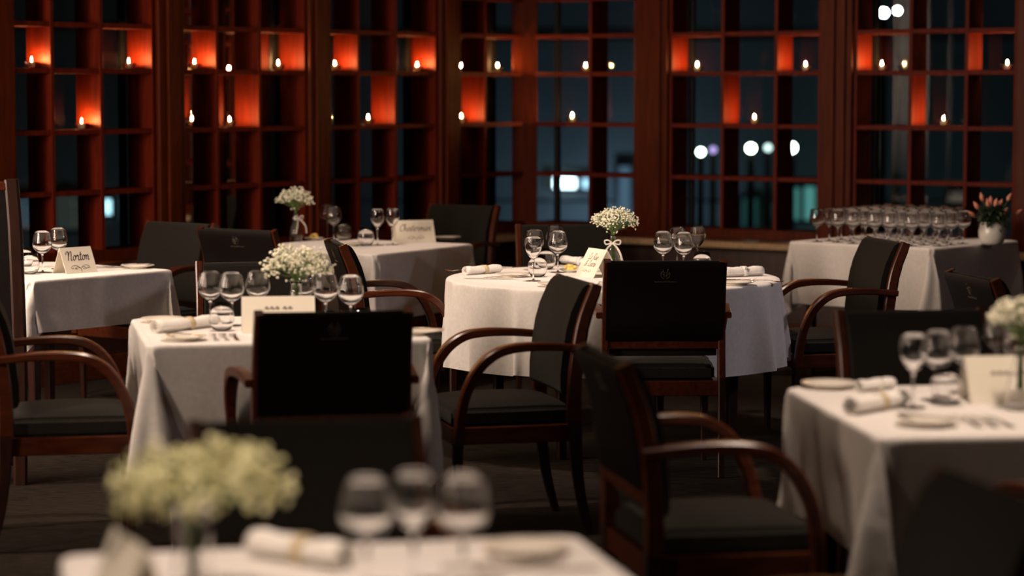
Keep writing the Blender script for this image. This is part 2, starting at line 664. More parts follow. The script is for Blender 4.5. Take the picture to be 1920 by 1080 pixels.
def chair(corners, head, label, shift=0):
    a = [P(x, y, .90) for x, y in corners]
    h = rad(head)
    fw = Vector((math.cos(h), math.sin(h), 0))
    lf = Vector((-fw.y, fw.x, 0))
    mid = (a[0] + a[1]) / 2
    org = mid + fw * (.308 - shift)
    c = chair0 if n_ch[0] == 0 else copy_tree(chair0)
    n_ch[0] += 1
    c.location = (org.x, org.y, 0)
    c.rotation_euler = (0, 0, h - PI / 2)
    tag(c, label, 'chair', 'dark upholstered dining armchairs')
    return c


chair([(1135, 486), (1352, 486)], 92, 'armchair seen squarely from behind, pulled up to the front of the round table', .09)
chair([(472, 583), (768, 578)], 102, 'armchair seen from behind with its dark back covering the middle square table', .07)
chair([(352, 790), (790, 781)], 282, 'blurred armchair facing the camera behind the blurry foreground flowers')
chair([(364, 492), (601, 489)], 282, 'armchair facing the camera behind the middle square table and its white flowers')
chair([(1050, 514), (1122, 534)], 194, 'armchair turned left beside the right side of the middle square table')
chair([(607, 448), (634, 460)], 12, 'armchair in profile facing right, left of the round table', -.02)
chair([(-20, 531), (-36, 551)], 12, 'armchair at the left edge facing right, only its arms and seat in view', .02)
chair([(1641, 443), (1697, 456)], 191, 'armchair turned left at the right side of the round table, before the wine glasses', -.01)
chair([(1064, 645), (1124, 688)], 11, 'blurred armchair facing right toward the near right table, its curved arms prominent', -.05)
chair([(1815, 884), (1958, 962)], 194, 'heavily blurred armchair cut off by the bottom right corner')
chair([(273, 416), (412, 419)], 233, 'armchair behind the far left table with its front pad toward the camera')
chair([(808, 383), (937, 386)], 237, 'armchair behind the far end of the table nearest the window corner')
rchair = chair([(388, 419), (506, 427)], 56, 'armchair seen from behind in the dark, left of the far flower vase')
chair([(974, 421), (1140, 421)], 277, 'armchair facing the camera at the far side of the round table')
chair([(1578, 587), (1856, 583)], 282, 'dark armchair facing the camera at the far side of the near right table', .06)
chair([(1775, 505), (1870, 526)], 10, 'small-looking dark armchair back in front of the wine glass table, right edge')
vp = P(1880, 905, .68)
hv = rad(102)
c = copy_tree(chair0)
fwv = Vector((math.cos(hv), math.sin(hv), 0))
lfv = Vector((-fwv.y, fwv.x, 0))
ov = vp - lfv * .28 - fwv * .10
c.location = (ov.x, ov.y, 0)
c.rotation_euler = (0, 0, hv - PI / 2)
tag(c, 'armchair at the right edge showing only one arm in front of the near right table', 'chair', 'dark upholstered dining armchairs')


# ------------------------------------------------------------------ tables and cloths
def drape(side, half, n, ztop=.745, rnd=False, frames=62, seed=1, crease=True):
    R = random.Random(seed)
    bm = bmesh.new()
    if rnd:
        bmesh.ops.create_cone(bm, cap_ends=True, segments=64, radius1=half[0], radius2=half[0], depth=.03)
    else:
        box(bm, -half[0], half[0], -half[1], half[1], -.015, .015)
        bmesh.ops.bevel(bm, geom=[e for e in bm.edges if abs(e.verts[0].co.z - e.verts[1].co.z) > .01], offset=.015, segments=4, affect='EDGES')
    bmesh.ops.translate(bm, vec=(0, 0, ztop - .015), verts=bm.verts)
    me = bpy.data.meshes.new('collider')
    bm.to_mesh(me)
    bm.free()
    col = bpy.data.objects.new('collider', me)
    COL.objects.link(col)
    col.modifiers.new('k', 'COLLISION')
    col.collision.thickness_outer = .004
    col.collision.cloth_friction = 30
    col.collision.damping = .5
    bm = bmesh.new()
    zc = ztop + .006
    def lines(h, e):
        """grid lines from the middle outwards: coarse on the flat top, fine around the edge"""
        q = [h * k / 8 for k in range(8)]
        q = [t for t in q if t < h - .06] + [h - .045, h - .022, h - .008, h + .004, h + .016, h + .032]
        m = max(3, round((e - q[-1]) / .027))
        return q + [q[-1] + (e - q[-1]) * (k + 1) / m for k in range(m)]
    if rnd:
        ns = n * 2
        c = bm.verts.new((0, 0, zc))
        rings = []
        for r in lines(half[0], side[0] / 2)[1:]:
            rings.append([bm.verts.new((r * math.cos(2 * PI * j / ns), r * math.sin(2 * PI * j / ns), zc)) for j in range(ns)])
        for j in range(ns):
            bm.faces.new((c, rings[0][j], rings[0][(j + 1) % ns]))
        for a, b in zip(rings, rings[1:]):
            for j in range(ns):
                bm.faces.new((a[j], b[j], b[(j + 1) % ns], a[(j + 1) % ns]))
    else:
        lx, ly = lines(half[0], side[0] / 2), lines(half[1], side[1] / 2)
        lx = [-t for t in lx[:0:-1]] + lx
        ly = [-t for t in ly[:0:-1]] + ly
        gv = [[bm.verts.new((x, y, zc)) for x in lx] for y in ly]
        for j in range(len(ly) - 1):
            for i in range(len(lx) - 1):
                bm.faces.new((gv[j][i], gv[j][i + 1], gv[j + 1][i + 1], gv[j + 1][i]))
    flat = [v.co.copy() for v in bm.verts]
    for v in bm.verts:
        v.co.z += R.uniform(0, .003) + (R.uniform(0, .010) if rnd else 0)
    me = bpy.data.meshes.new('cloth_start')
    bm.to_mesh(me)
    bm.free()
    o = bpy.data.objects.new('cloth_start', me)
    COL.objects.link(o)
    def rel(c):
        return c.xy.length / half[0] if rnd else max(abs(c.x) / half[0], abs(c.y) / half[1])
    ids = [i for i, c in enumerate(flat) if rel(c) < .99]
    vg = o.vertex_groups.new(name='pin')
    vg.add(ids, 1.0, 'REPLACE')
    m = o.modifiers.new('k', 'CLOTH')
    s = m.settings
    s.quality = 7
    s.mass = .25
    s.tension_stiffness = 20
    s.compression_stiffness = 20
    s.shear_stiffness = 8
    s.bending_stiffness = .02 if rnd else .2
    s.tension_damping = 10
    s.air_damping = 9 if rnd else 3
    s.vertex_group_mass = 'pin'
    m.collision_settings.distance_min = .006
    m.collision_settings.collision_quality = 3
    m.point_cache.frame_start = 1
    m.point_cache.frame_end = frames + 30
    for f in range(1, frames + (26 if rnd else 1)):
        sc.frame_set(f)
    dg = bpy.context.evaluated_depsgraph_get()
    nm = bpy.data.meshes.new_from_object(o.evaluated_get(dg))
    bpy.data.objects.remove(o)
    bpy.data.objects.remove(col)
    sc.frame_set(1)
    for i, v in enumerate(nm.vertices):
        if rel(flat[i]) < .99:
            v.co.z = ztop + .006
    if crease and not rnd:
        # the ironed fold lines down the middle
        for i, v in enumerate(nm.vertices):
            c = flat[i]
            if abs(c.x) > half[0] + .03 or abs(c.y) > half[1] + .03:
                if abs(c.x) < .004:
                    v.co.y += math.copysign(.005, c.y)
                elif abs(c.y) < .004:
                    v.co.x += math.copysign(.005, c.x)
    return nm


def round_cloth(R_, drop, ztop=.751):
    """a round cloth: flat top, then a skirt whose fullness gathers into uneven hanging folds"""
    bm = bmesh.new()
    nt = 420
    c = bm.verts.new((0, 0, ztop))
    rings = []
    for r in (.25, .5, .65, .72, R_ - .006):
        rings.append([bm.verts.new((r * math.cos(2 * PI * k / nt), r * math.sin(2 * PI * k / nt), ztop)) for k in range(nt)])
    steps = [.004, .010, .020, .04, .07, .10, .14, .18, .22, .26, .30, .335, drop - .004, drop]
    for q in steps:
        row = []
        t = q / drop
        for k in range(nt):
            th = 2 * PI * k / nt
            ph = 17 * th + 1.5 * math.sin(3 * th + 1) + 1.1 * math.sin(5 * th + 2.2) + .5 * math.sin(8 * th)
            amp = .65 + .35 * math.sin(4 * th + .7) * math.sin(7 * th)
            f = (math.sin(ph) + .28 * math.sin(2 * ph + .6)) * amp
            r = R_ + .004 + .006 * min(1, q / .015) + .016 * t + .068 * t ** .85 * f
            th2 = th + (.045 * t * math.cos(ph) + .02 * t * math.sin(2 * th)) * amp
            z = ztop - q * (.985 + .02 * math.sin(2 * th + 2.6)) + .012 * t * f
            row.append(bm.verts.new((r * math.cos(th2), r * math.sin(th2), z)))
        rings.append(row)
    for k in range(nt):
        bm.faces.new((c, rings[0][k], rings[0][(k + 1) % nt]))
    for a, b in zip(rings, rings[1:]):
        for k in range(nt):
            bm.faces.new((a[k], b[k], b[(k + 1) % nt], a[(k + 1) % nt]))
    me = bpy.data.meshes.new('round_cloth')
    bm.to_mesh(me)
    bm.free()
    return me


ZT = .7515


def table(center, rot, half, side, name_label, cloth_label, seed, rnd=False, n=56, legs=True):
    root = empty('dining_table', (center.x, center.y, 0), rot)
    tag(root, name_label, 'table')
    bm = bmesh.new()
    half = half if hasattr(half, '__len__') else (half, half)
    side = side if hasattr(side, '__len__') else (side, side)
    hx, hy = half[0] - .008, half[1] - .008
    h = hx
    if rnd:
        bmesh.ops.create_cone(bm, cap_ends=True, segments=64, radius1=h, radius2=h, depth=.028)
        bmesh.ops.translate(bm, vec=(0, 0, .728), verts=bm.verts)
    else:
        box(bm, -hx, hx, -hy, hy, .714, .742)
        bmesh.ops.bevel(bm, geom=[e for e in bm.edges if abs(e.verts[0].co.z - e.verts[1].co.z) > .01], offset=.025, segments=4, affect='EDGES')
    obj('table_top', bm, 'leg_wood', root, smooth=False)
    qx, qy = hx * (.55 if rnd else .82), hy * (.55 if rnd else .82)
    for sx in (-1, 1):
        for sy in (-1, 1):
            bm = bmesh.new()
            sweep_rect(bm, [Vector((sx * qx, sy * qy, .714)), Vector((sx * qx, sy * qy, 0))], [.055, .036], [.055, .036], (1, 0, 0), .2)
            obj('leg', bm, 'leg_wood', root, smooth=False)
    me = round_cloth(half[0], (side[0] - 2 * half[0]) / 2) if rnd else drape(side, half, n, seed=seed)
    me.name = 'tablecloth'
    o = link('tablecloth', me, 'cloth', sharp=180)
    for p in me.polygons:
        p.use_smooth = True
    o.location = (center.x, center.y, 0)
    o.rotation_euler = (0, 0, rot)
    ss = o.modifiers.new('smooth', 'SUBSURF')
    ss.levels = 1
    ss.render_levels = 1
    tag(o, cloth_label, 'tablecloth')
    return root


def dirs(deg):
    a = rad(deg)
    return Vector((math.cos(a), math.sin(a), 0)), Vector((-math.sin(a), math.cos(a), 0))


u, v = dirs(12)
CB = P(280, 650) + u * .475 + v * .525
u2, v2 = dirs(6.5)
CA = P(1650, 820) + u2 * .5 + v2 * .5
CF = P(1078, 1003) - u * .48 - v * .48
un, vn = dirs(52)
CNT = P(58, 527) + un * .43 + vn * .43
uc, vc = dirs(60)
CC = P(703, 477) + uc * .49 + vc * .47
ub, vb = dirs(49)
rp = P(703, 477) - uc * .31 + vc * .40
rchair.location = (rp.x, rp.y, 0)
CBF = P(1748, 466) + ub * .46 + vb * .46
CR = P(1149, 519)
CR.z = 0
table(CR, rad(20), .745, 2.26, 'round dining table under the white cloth', 'white cloth hanging in soft folds over the round table', 5, True, 66)
table(CB, rad(12), .472, 1.66, 'square dining table behind the two dark chair backs', 'white cloth with drooping corners on the middle square table', 2)
table(CA, rad(6.5), .495, 1.72, 'square dining table at the right edge, near the camera', 'white cloth on the near right table, its front corner pointing at the camera', 3)
table(CF, rad(12), .475, 1.6, 'blurred dining table cut off by the bottom of the view', 'blurred white cloth on the table at the bottom edge', 4, n=40)
table(CNT, rad(52), .425, 1.33, 'square dining table at the far left', 'white cloth with a shaded right side on the far left table', 7)
table(CC, rad(60), (.485, .465), (1.70, 1.66), 'square dining table nearest the window corner', 'white cloth with a shaded right side on the table by the window corner', 8)
table(CBF, rad(49), .455, 1.62, 'square side table holding the massed wine glasses', 'white cloth over the side table of massed wine glasses', 9)

# ------------------------------------------------------------------ glassware
WG = {}


def wine_proto(kind, H, stem, rb, rrim, rf, zbel):
    root = empty(kind)
    bm = bmesh.new()
    th = .0013
    outer, inner = [], []
    n = 12
    for i in range(n + 1):
        k = i / n
        # widening from the stem, widest at zbel, drawing in to the rim
        if k < zbel:
            r = rb * math.sin(PI / 2 * (k / zbel)) ** .75
        else:
            q = (k - zbel) / (1 - zbel)
            r = rb + (rrim - rb) * (q * q * (1.6 - .6 * q))
        z = stem + (H - stem) * k
        outer.append((max(r, 0), z))
    for i, (r, z) in enumerate(outer):
        inner.append((max(r - th - .0022 * max(0, 1 - i / 7), 0), z + .009 * max(0, 1 - i / 5) ** 1.5))
    prof = outer + [(rrim - th / 2, H + .0006)] + inner[::-1]
    lathe(bm, prof, 32)
    obj('bowl', bm, 'glass', root, sharp=180)
    bm = bmesh.new()
    lathe(bm, [(0, .0035), (.006, .004), (.0038, .014), (.0034, stem * .5), (.0042, stem - .008), (.0075, stem + .0005), (0, stem + .0012)], 14)
    obj('stem', bm, 'glass', root, sharp=180)
    bm = bmesh.new()
    lathe(bm, [(0, 0), (rf * .96, 0), (rf, .0012), (rf * .9, .0026), (.008, .005), (0, .0055)], 28)
    obj('foot', bm, 'glass', root, sharp=180)
    return root


def tumbler_proto():
    root = empty('water_tumbler')
    bm = bmesh.new()
    outer = [(0, 0), (.022, 0), (.032, .006), (.042, .022), (.0455, .040), (.042, .066), (.034, .098)]
    inner = [(.0326, .098), (.0406, .066), (.044, .040), (.040, .022), (.030, .009), (.020, .005), (0, .005)]
    lathe(bm, outer + inner, 32)
    obj('bowl', bm, 'glass', root, sharp=180)
    return root


WG['red'] = ('red_wine_glass', .192, .084, .0455, .034, .036, .42)
WG['white'] = ('white_wine_glass', .197, .092, .0375, .0335, .034, .62)
WG['round'] = ('brandy_glass', .160, .058, .0455, .037, .034, .48)
WG['coupe'] = ('reception_wine_glass', .182, .082, .0435, .036, .034, .40)
protos = {}


def glass(kind, px, py, label, group, loc=None):
    if kind not in protos:
        protos[kind] = tumbler_proto() if kind == 'tumbler' else wine_proto(*WG[kind])
        g = protos[kind]
    else:
        g = copy_tree(protos[kind])
    p = loc if loc is not None else P(px, py, ZT)
    g.location = (p.x, p.y, ZT)
    g.rotation_euler = (0, 0, (px * .37) % 6)
    tag(g, label, 'glass', group)
    return g


G = 'glasses on the round table'
glass('white', 1000, 527, 'tapered wine glass, frontmost of the left cluster on the round table', G)
glass('red', 1002, 507, 'wine glass directly behind the tapered one on the round table', G)
glass('red', 1046, 511, 'rounded wine glass at the front right of the left cluster on the round table', G)
glass('red', 1041, 497, 'tall wine glass at the back right of the left cluster on the round table', G)
glass('tumbler', 1008, 519, 'stemless tumbler under the tapered wine glass on the round table', G)
glass('tumbler', 1024, 505, 'stemless tumbler between the stems of the left cluster on the round table', G)
glass('red', 1243, 512, 'rounded wine glass at the left of the cluster behind the round table chair', G)
glass('red', 1282, 514, 'rounded wine glass in the middle of the cluster behind the round table chair', G)
glass('red', 1270, 501, 'wine glass at the back of the cluster above the round table chair', G)
glass('white', 1308, 501, 'slim wine glass at the back right of the cluster above the round table chair', G)
glass('tumbler', 1316, 512, 'stemless tumbler right of the cluster above the round table chair', G)
G = 'glasses on the far left table'
glass('red', 80, 511, 'tall wine glass just left of the folded card on the far left table', G)
glass('red', 110, 504, 'wine glass standing directly behind the folded card on the far left table', G)
glass('tumbler', 56, 514, 'stemless tumbler nearest the edge of the far left table', G)
glass('tumbler', 46, 503, 'stemless tumbler second from the edge of the far left table', G)
glass('red', 26, 510, 'wine glass half hidden by the dark screen at the left edge', G)
G = 'glasses on the table by the window corner'
glass('red', 614, 447, 'left glass of the overlapping pair beside the dish of butter curls', G)
glass('red', 626, 452, 'right glass of the overlapping pair beside the dish of butter curls', G)
glass('tumbler', 645, 450, 'stemless tumbler right of the overlapping pair of wine glasses', G)
glass('tumbler', 686, 461, 'stemless tumbler left of the long-named card near the window corner', G)
glass('white', 708, 460, 'left glass of the slim pair beside the long-named card near the window corner', G)
glass('white', 736, 459, 'right glass of the slim pair beside the long-named card near the window corner', G)
G = 'glasses on the middle square table'
glass('red', 395, 608, 'leftmost wine glass of the three on the left half of the middle square table', G)
glass('red', 435, 611, 'middle wine glass of the three on the left half of the middle square table', G)
glass('red', 484, 606, 'rightmost wine glass of the three on the left half of the middle square table', G)
glass('tumbler', 416, 620, 'stemless tumbler among the stems on the left of the middle square table', G)
glass('red', 571, 603, 'wine glass just right of the flowers on the middle square table', G)
glass('red', 611, 612, 'wine glass in the middle of the right-hand trio on the middle square table', G)
glass('red', 658, 618, 'rightmost wine glass on the middle square table', G)
glass('tumbler', 676, 632, 'stemless tumbler at the right end of the middle square table', G)
G = 'glasses on the near right table'
glass('white', 1712, 765, 'blurred conical wine glass leftmost on the near right table', G)
glass('red', 1757, 752, 'blurred wine glass second from the left on the near right table', G)
glass('red', 1806, 742, 'blurred wine glass left of the big beige card', G)
glass('tumbler', 1775, 758, 'blurred tumbler beside the napkin on the near right table', G)
glass('red', 1868, 722, 'blurred wine glass showing its rim over the big beige card', G)
glass('red', 1905, 735, 'blurred wine glass at the right edge behind the beige card', G)
G = 'glasses on the bottom table'
glass('red', 688, 1106, 'very blurred round wine glass near the middle of the bottom table', G)
glass('white', 776, 1100, 'very blurred slim glass in the middle of the bottom glasses', G)
glass('red', 868, 1100, 'very blurred wine glass rightmost on the bottom table', G)

# massed glasses on the side table
near = P(1748, 466, ZT)
R = random.Random(11)
for i in range(7):
    for j in range(7):
        a, b = .075 + i * .122 + (.03 if j % 2 else 0), .075 + j * .118
        if a > .50 and b < .25:
            continue
        if a < .08 and b < .08:
            continue
        p = near + ub * (a + R.uniform(-.002, .002)) + vb * (b + R.uniform(-.002, .002))
        glass('coupe', i * 31 + j * 17, 0, 'stemmed wine glass in the massed rows on the white side table', 'massed wine glasses on the side table', p)

# ------------------------------------------------------------------ tableware
def plate_mesh():
    bm = bmesh.new()
    lathe(bm, [(0, .004), (.045, .004), (.050, .006), (.078, .014), (.080, .0155), (.0775, .017), (.050, .0095), (.044, .0075), (0, .0075)], 36)
    lathe(bm, [(.040, .0045), (.040, 0), (.044, 0), (.044, .0055)], 36)
    return bm


def side_plate(px, py, label, rz=0, knife=True, klabel=None):
    p = P(px, py, ZT)
    o = obj('side_plate', plate_mesh(), 'porcelain', None, (p.x, p.y, ZT), sharp=60)
    tag(o, label, 'plate', 'side plates')
    if knife:
        k = cutlery('butter_knife', p, rz, klabel, ZT + .0185, 'butter knives on the side plates', tilt=0)
    return o


def cut_profile(bm, pts, th=.002, z=0.0):
    """flat bar from (x along, half width, height) samples"""
    top, bot = [], []
    for x, w, h in pts:
        top.append((bm.verts.new((x, w, h + th + z)), bm.verts.new((x, -w, h + th + z))))
        bot.append((bm.verts.new((x, w, h + z)), bm.verts.new((x, -w, h + z))))
    n = len(pts)
    for i in range(n - 1):
        bm.faces.new((top[i][0], top[i][1], top[i + 1][1], top[i + 1][0]))
        bm.faces.new((bot[i][1], bot[i][0], bot[i + 1][0], bot[i + 1][1]))
        bm.faces.new((top[i][0], top[i + 1][0], bot[i + 1][0], bot[i][0]))
        bm.faces.new((top[i + 1][1], top[i][1], bot[i][1], bot[i + 1][1]))
    bm.faces.new((top[0][1], top[0][0], bot[0][0], bot[0][1]))
    bm.faces.new((top[-1][0], top[-1][1], bot[-1][1], bot[-1][0]))


def cutlery(kind, p, rz, label, z, group, tilt=0):
    bm = bmesh.new()
    if kind in ('table_knife', 'butter_knife'):
        s = 1 if kind == 'table_knife' else .72
        cut_profile(bm, [(-.115 * s, .006, 0), (-.112 * s, .009, 0), (-.06 * s, .0075, .001), (-.01 * s, .005, .001)], .006)
        cut_profile(bm, [(-.01 * s, .005, .002), (.0, .008, .002), (.06 * s, .010, .002), (.095 * s, .009, .001), (.112 * s, .003, .001)], .0018)
    elif kind == 'table_fork':
        cut_profile(bm, [(-.10, .004, 0), (-.095, .010, 0), (-.05, .006, .004), (.0, .0035, .008), (.03, .006, .010), (.045, .012, .007), (.058, .0125, .004)], .0022)
        for k in range(4):
            y = -.0108 + k * .0072
            r = bmesh.ops.create_cube(bm, size=1)
            for v_ in r['verts']:
                x = .056 if v_.co.x < 0 else .102
                zz = (.004 if v_.co.x < 0 else .006) + (.002 if v_.co.z > 0 else 0)
                hw = .0020 if v_.co.x < 0 else .0010
                v_.co = Vector((x, y + math.copysign(hw, v_.co.y), zz))
    else:
        cut_profile(bm, [(-.09, .004, 0), (-.085, .009, 0), (-.04, .006, .004), (.02, .0035, .008), (.04, .008, .007), (.055, .018, .004), (.075, .020, .002), (.09, .014, .004), (.098, .004, .006)], .0022)
    o = obj(kind, bm, 'steel', None, (p.x, p.y, z), sharp=40)
    o.rotation_euler = (0, tilt, rz)
    tag(o, label, {'table_knife': 'knife', 'butter_knife': 'knife', 'table_fork': 'fork', 'dessert_spoon': 'spoon'}[kind], group)
    return o


def napkin(p0, p1, label, r=.024, printed=False):
    a, b = P(*p0, ZT), P(*p1, ZT)
    d = b - a
    L = d.length
    mid = (a + b) / 2
    root = empty('rolled_napkin', (mid.x, mid.y, ZT), math.atan2(d.y, d.x))
    tag(root, label, 'napkin', 'rolled white napkins')
    bm = bmesh.new()
    sec = []
    ns = 40
    for k in range(ns):                # spiral roll cross-section with a loose outer flap
        th = k / (ns - 1) * 2 * PI * 2.2
        rr = r * (.45 + .55 * k / (ns - 1))
        sec.append((rr * math.cos(th + 2.2), rr * math.sin(th + 2.2) * .92))
    mn = min(s[1] for s in sec)
    rings = []
    nl = 10
    for i in range(nl + 1):
        x = -L / 2 + L * i / nl
        f = 1 + .05 * math.sin(i * 1.7) - .10 * math.exp(-((i - nl * .55) / 1.2) ** 2)
        rings.append([bm.verts.new((x, y * f, (z - mn) * f + .001)) for y, z in sec])
    for q, w in zip(rings, rings[1:]):
        for k in range(ns - 1):
            bm.faces.new((q[k], q[k + 1], w[k + 1], w[k]))
    me = bpy.data.meshes.new('roll')
    bm.to_mesh(me)
    bm.free()
    o = link('roll', me, 'napkin', root, sharp=60)
    o.modifiers.new('thickness', 'SOLIDIFY').thickness = .0016
    bm = bmesh.new()
    rings = []
    for x in (-.012, .012):
        rings.append([bm.verts.new((L * .05 + x, (r * .98) * math.cos(t), max(.0012, -mn + .0005 + r * .94 * math.sin(t)))) for t in [2 * PI * k / 28 for k in range(28)]])
    for k in range(28):
        bm.faces.new((rings[0][k], rings[0][(k + 1) % 28], rings[1][(k + 1) % 28], rings[1][k]))
    o = obj('band', bm, 'napkin' if printed else 'band', root)
    o.modifiers.new('thickness', 'SOLIDIFY').thickness = .0012
    return root, L


# ---- handwriting
GL = {
    'N': (1.35, [[(-.35, 1.25), (-.3, 1.7), (.05, 1.85), (.25, 1.5), (.25, .7), (.2, 0)], [(.25, .7), (.5, 1.6), (.85, 1.85), (.95, 1.3), (.9, .3), (1.05, 0), (1.25, .15)]]),
    'n': (.95, [[(0, .85), (.15, 1), (.2, .5), (.15, 0)], [(.17, .4), (.45, .92), (.65, .95), (.7, .6), (.66, .1), (.85, 0), (1, .2)]]),
    'o': (.88, [[(.45, 1), (.15, .8), (.1, .3), (.35, 0), (.65, .25), (.65, .75), (.45, 1), (.7, .85), (.92, .85)]]),
    'r': (.78, [[(0, .6), (.2, 1.08), (.35, .85), (.55, .92), (.5, .5), (.5, .1), (.7, 0), (.85, .2)]]),
    't': (.62, [[(.3, 1.7), (.25, .8), (.25, .15), (.45, 0), (.65, .2)], [(0, 1.08), (.6, 1.15)]]),
    'e': (.74, [[(0, .4), (.4, .5), (.6, .8), (.4, 1), (.15, .7), (.15, .25), (.4, 0), (.75, .3)]]),
    's': (.66, [[(0, .1), (.35, 1.1), (.4, .7), (.55, .3), (.4, 0), (.1, .1)]]),
    'a': (.95, [[(.65, .9), (.4, 1), (.1, .6), (.15, .1), (.4, .05), (.65, .6), (.68, .9), (.65, .3), (.75, 0), (.95, .2)]]),
    'm': (1.45, [[(0, .85), (.15, 1), (.2, .5), (.15, 0)], [(.17, .4), (.4, .92), (.58, .95), (.62, .5), (.6, 0)], [(.62, .4), (.88, .92), (1.08, .95), (1.14, .5), (1.12, .1), (1.3, 0), (1.5, .2)]]),
    'h': (.92, [[(0, .3), (.35, 1.7), (.3, 2), (.15, 1.8), (.1, 0)], [(.12, .4), (.4, .95), (.6, .9), (.6, .3), (.75, 0), (.95, .2)]]),
    'C': (1.1, [[(1, 1.5), (.8, 1.9), (.4, 1.7), (.1, .9), (.2, .2), (.6, 0), (1.05, .35)]]),
    'L': (1.1, [[(.2, 1.3), (.45, 1.9), (.7, 1.7), (.4, .8), (.1, .05), (.5, .15), (.95, 0), (1.15, .2)]]),
    'R': (1.15, [[(.3, 1.85), (.2, 0)], [(0, 1.5), (.5, 1.95), (.9, 1.5), (.35, 1), (.7, .5), (1, 0), (1.2, .2)]]),
    'u': (.95, [[(0, .9), (.1, 1), (.12, .3), (.35, 0), (.6, .4), (.66, .95), (.66, .2), (.8, 0), (1, .2)]]),
    'v': (.8, [[(0, .8), (.15, 1), (.25, .4), (.35, 0), (.6, .6), (.6, 1), (.8, .9)]]),
    'A': (1.2, [[(0, .1), (.3, .3), (.7, 1.9), (.8, .9), (.9, 0)], [(.3, .75), (.9, .8)]]),
    'y': (.9, [[(0, .9), (.1, 1), (.15, .4), (.4, .1), (.6, .9), (.5, -.5), (.2, -.9), (.1, -.5), (.9, .2)]]),
    '&': (1.25, [[(1, 0), (.3, 1.4), (.5, 1.8), (.7, 1.4), (.15, .6), (.2, .1), (.6, .05), (1, .7)]]),
    '~': (1.3, [[(0, .2), (.3, 1.0), (.45, .2), (.7, .9), (.9, .1), (1.2, .6)]]),
    ' ': (.6, []),
}


def text_strokes(s, slant=.25):
    out, x = [], 0
    for ch in s:
        w, st = GL[ch]
        for q in st:
            out.append([(x + a + slant * b, b) for a, b in q])
        x += w
    return out, x


def ribbon(bm, pts, nib, fn):
    q = crspline([(a, b, 0) for a, b in pts], 6)
    prev = None
    n = len(q)
    for i in range(n):
        t = q[min(i + 1, n - 1)] - q[max(i - 1, 0)]
        if t.length < 1e-9:
            continue
        t.normalize()
        nr = Vector((-t.y, t.x, 0))
        w = nib * (.35 + .65 * abs(t.x * math.sin(rad(35)) - t.y * math.cos(rad(35))))
        a, b = q[i] + nr * w / 2, q[i] - nr * w / 2
        cur = (bm.verts.new(fn(a.x, a.y)), bm.verts.new(fn(b.x, b.y)))
        if prev:
            bm.faces.new((prev[0], prev[1], cur[1], cur[0]))
        prev = cur


FLOURISH = []
for s in (-1, 1):
    FLOURISH += [[(s * .1, 0), (s * .9, .55), (s * 1.9, .5), (s * 2.3, .05), (s * 1.9, -.1), (s * 1.8, .15)],
                 [(s * .15, -.1), (s * .6, .25), (s * 1.1, .1), (s * .9, -.25), (s * .6, -.1)],
                 [(s * 1.2, -.3), (s * 1.35, 0), (s * 1.55, -.25)]]
FLOURISH.append([(0, -.1), (.1, -.5), (0, -.9)])


def place_card(px, py, rz, label, w=.19, h=.118, dep=.05, lines=(), ink='ink', xh=.012, flourish=True, nib=.26):
    p = P(px, py, ZT)
    root = empty('place_card', (p.x, p.y, ZT), rz)
    tag(root, label, 'card', 'folded name cards on the tables')
    bm = bmesh.new()
    th = .0016
    prof = [(-dep, 0), (0, h), (dep, 0), (dep - th * 1.4, 0), (0, h - th * 3), (-dep + th * 1.4, 0)]
    ra = [bm.verts.new((-w / 2, y, z)) for y, z in prof]
    rb = [bm.verts.new((w / 2, y, z)) for y, z in prof]
    for k in range(6):
        bm.faces.new((ra[k], ra[(k + 1) % 6], rb[(k + 1) % 6], rb[k]))
    for r_ in (ra, rb):
        bm.faces.new((r_[0], r_[1], r_[4], r_[5]))
        bm.faces.new((r_[1], r_[2], r_[3], r_[4]))
    obj('folded_sheet', bm, 'paper', root, smooth=False)
    bm = bmesh.new()
    L = math.hypot(dep, h)
    nrm = Vector((0, -h, dep)).normalized() * .0005

    def on(xx, s):      # s: distance up the sloping front from the bottom edge
        return Vector((xx, -dep + dep * s / L, h * s / L)) + nrm
    any_ink = False
    for txt, s0 in lines:
        st, tw = text_strokes(txt)
        for q in st:
            ribbon(bm, q, nib, lambda a, b: on((a - tw / 2) * xh, s0 * L + b * xh))
            any_ink = True
    if flourish:
        for q in FLOURISH:
            ribbon(bm, q, .14, lambda a, b: on(a * xh * 1.0, .20 * L + b * xh * .9))
            any_ink = True
    if any_ink:
        obj('lettering', bm, ink, root, smooth=False)
    else:
        bm.free()
    return root


place_card(141, 511, rad(50), 'folded cream card with a bold handwritten name on the far left table', w=.185, lines=[('Norton', .50)], xh=.0235)
place_card(776, 454, rad(22), 'folded cream card with a long pale handwritten name near the window corner', w=.225, h=.122, lines=[('Chesterman', .52)], ink='pale_ink', xh=.0205, nib=.24)
place_card(1121, 518, rad(-64), 'folded cream card with two handwritten lines, half hidden by the round table chair', w=.18, h=.125, dep=.072, lines=[('Le Rue', .62), ('& Lears', .38)], ink='pale_ink', xh=.0165)
place_card(522, 622, rad(8), 'folded cream card behind the dark chair back on the middle square table', w=.255, h=.125, lines=[('~~~ ~~', .62)], ink='pale_ink', xh=.014, flourish=False)
place_card(1890, 752, rad(8), 'big blurred beige card on the near right table', w=.25, h=.125, dep=.055, lines=[('~~~~ ~~', .58)], ink='pale_ink', xh=.014)
place_card(245, 1146, rad(-66), 'very blurred cream card at the bottom left', w=.20, h=.122, dep=.05, flourish=False)

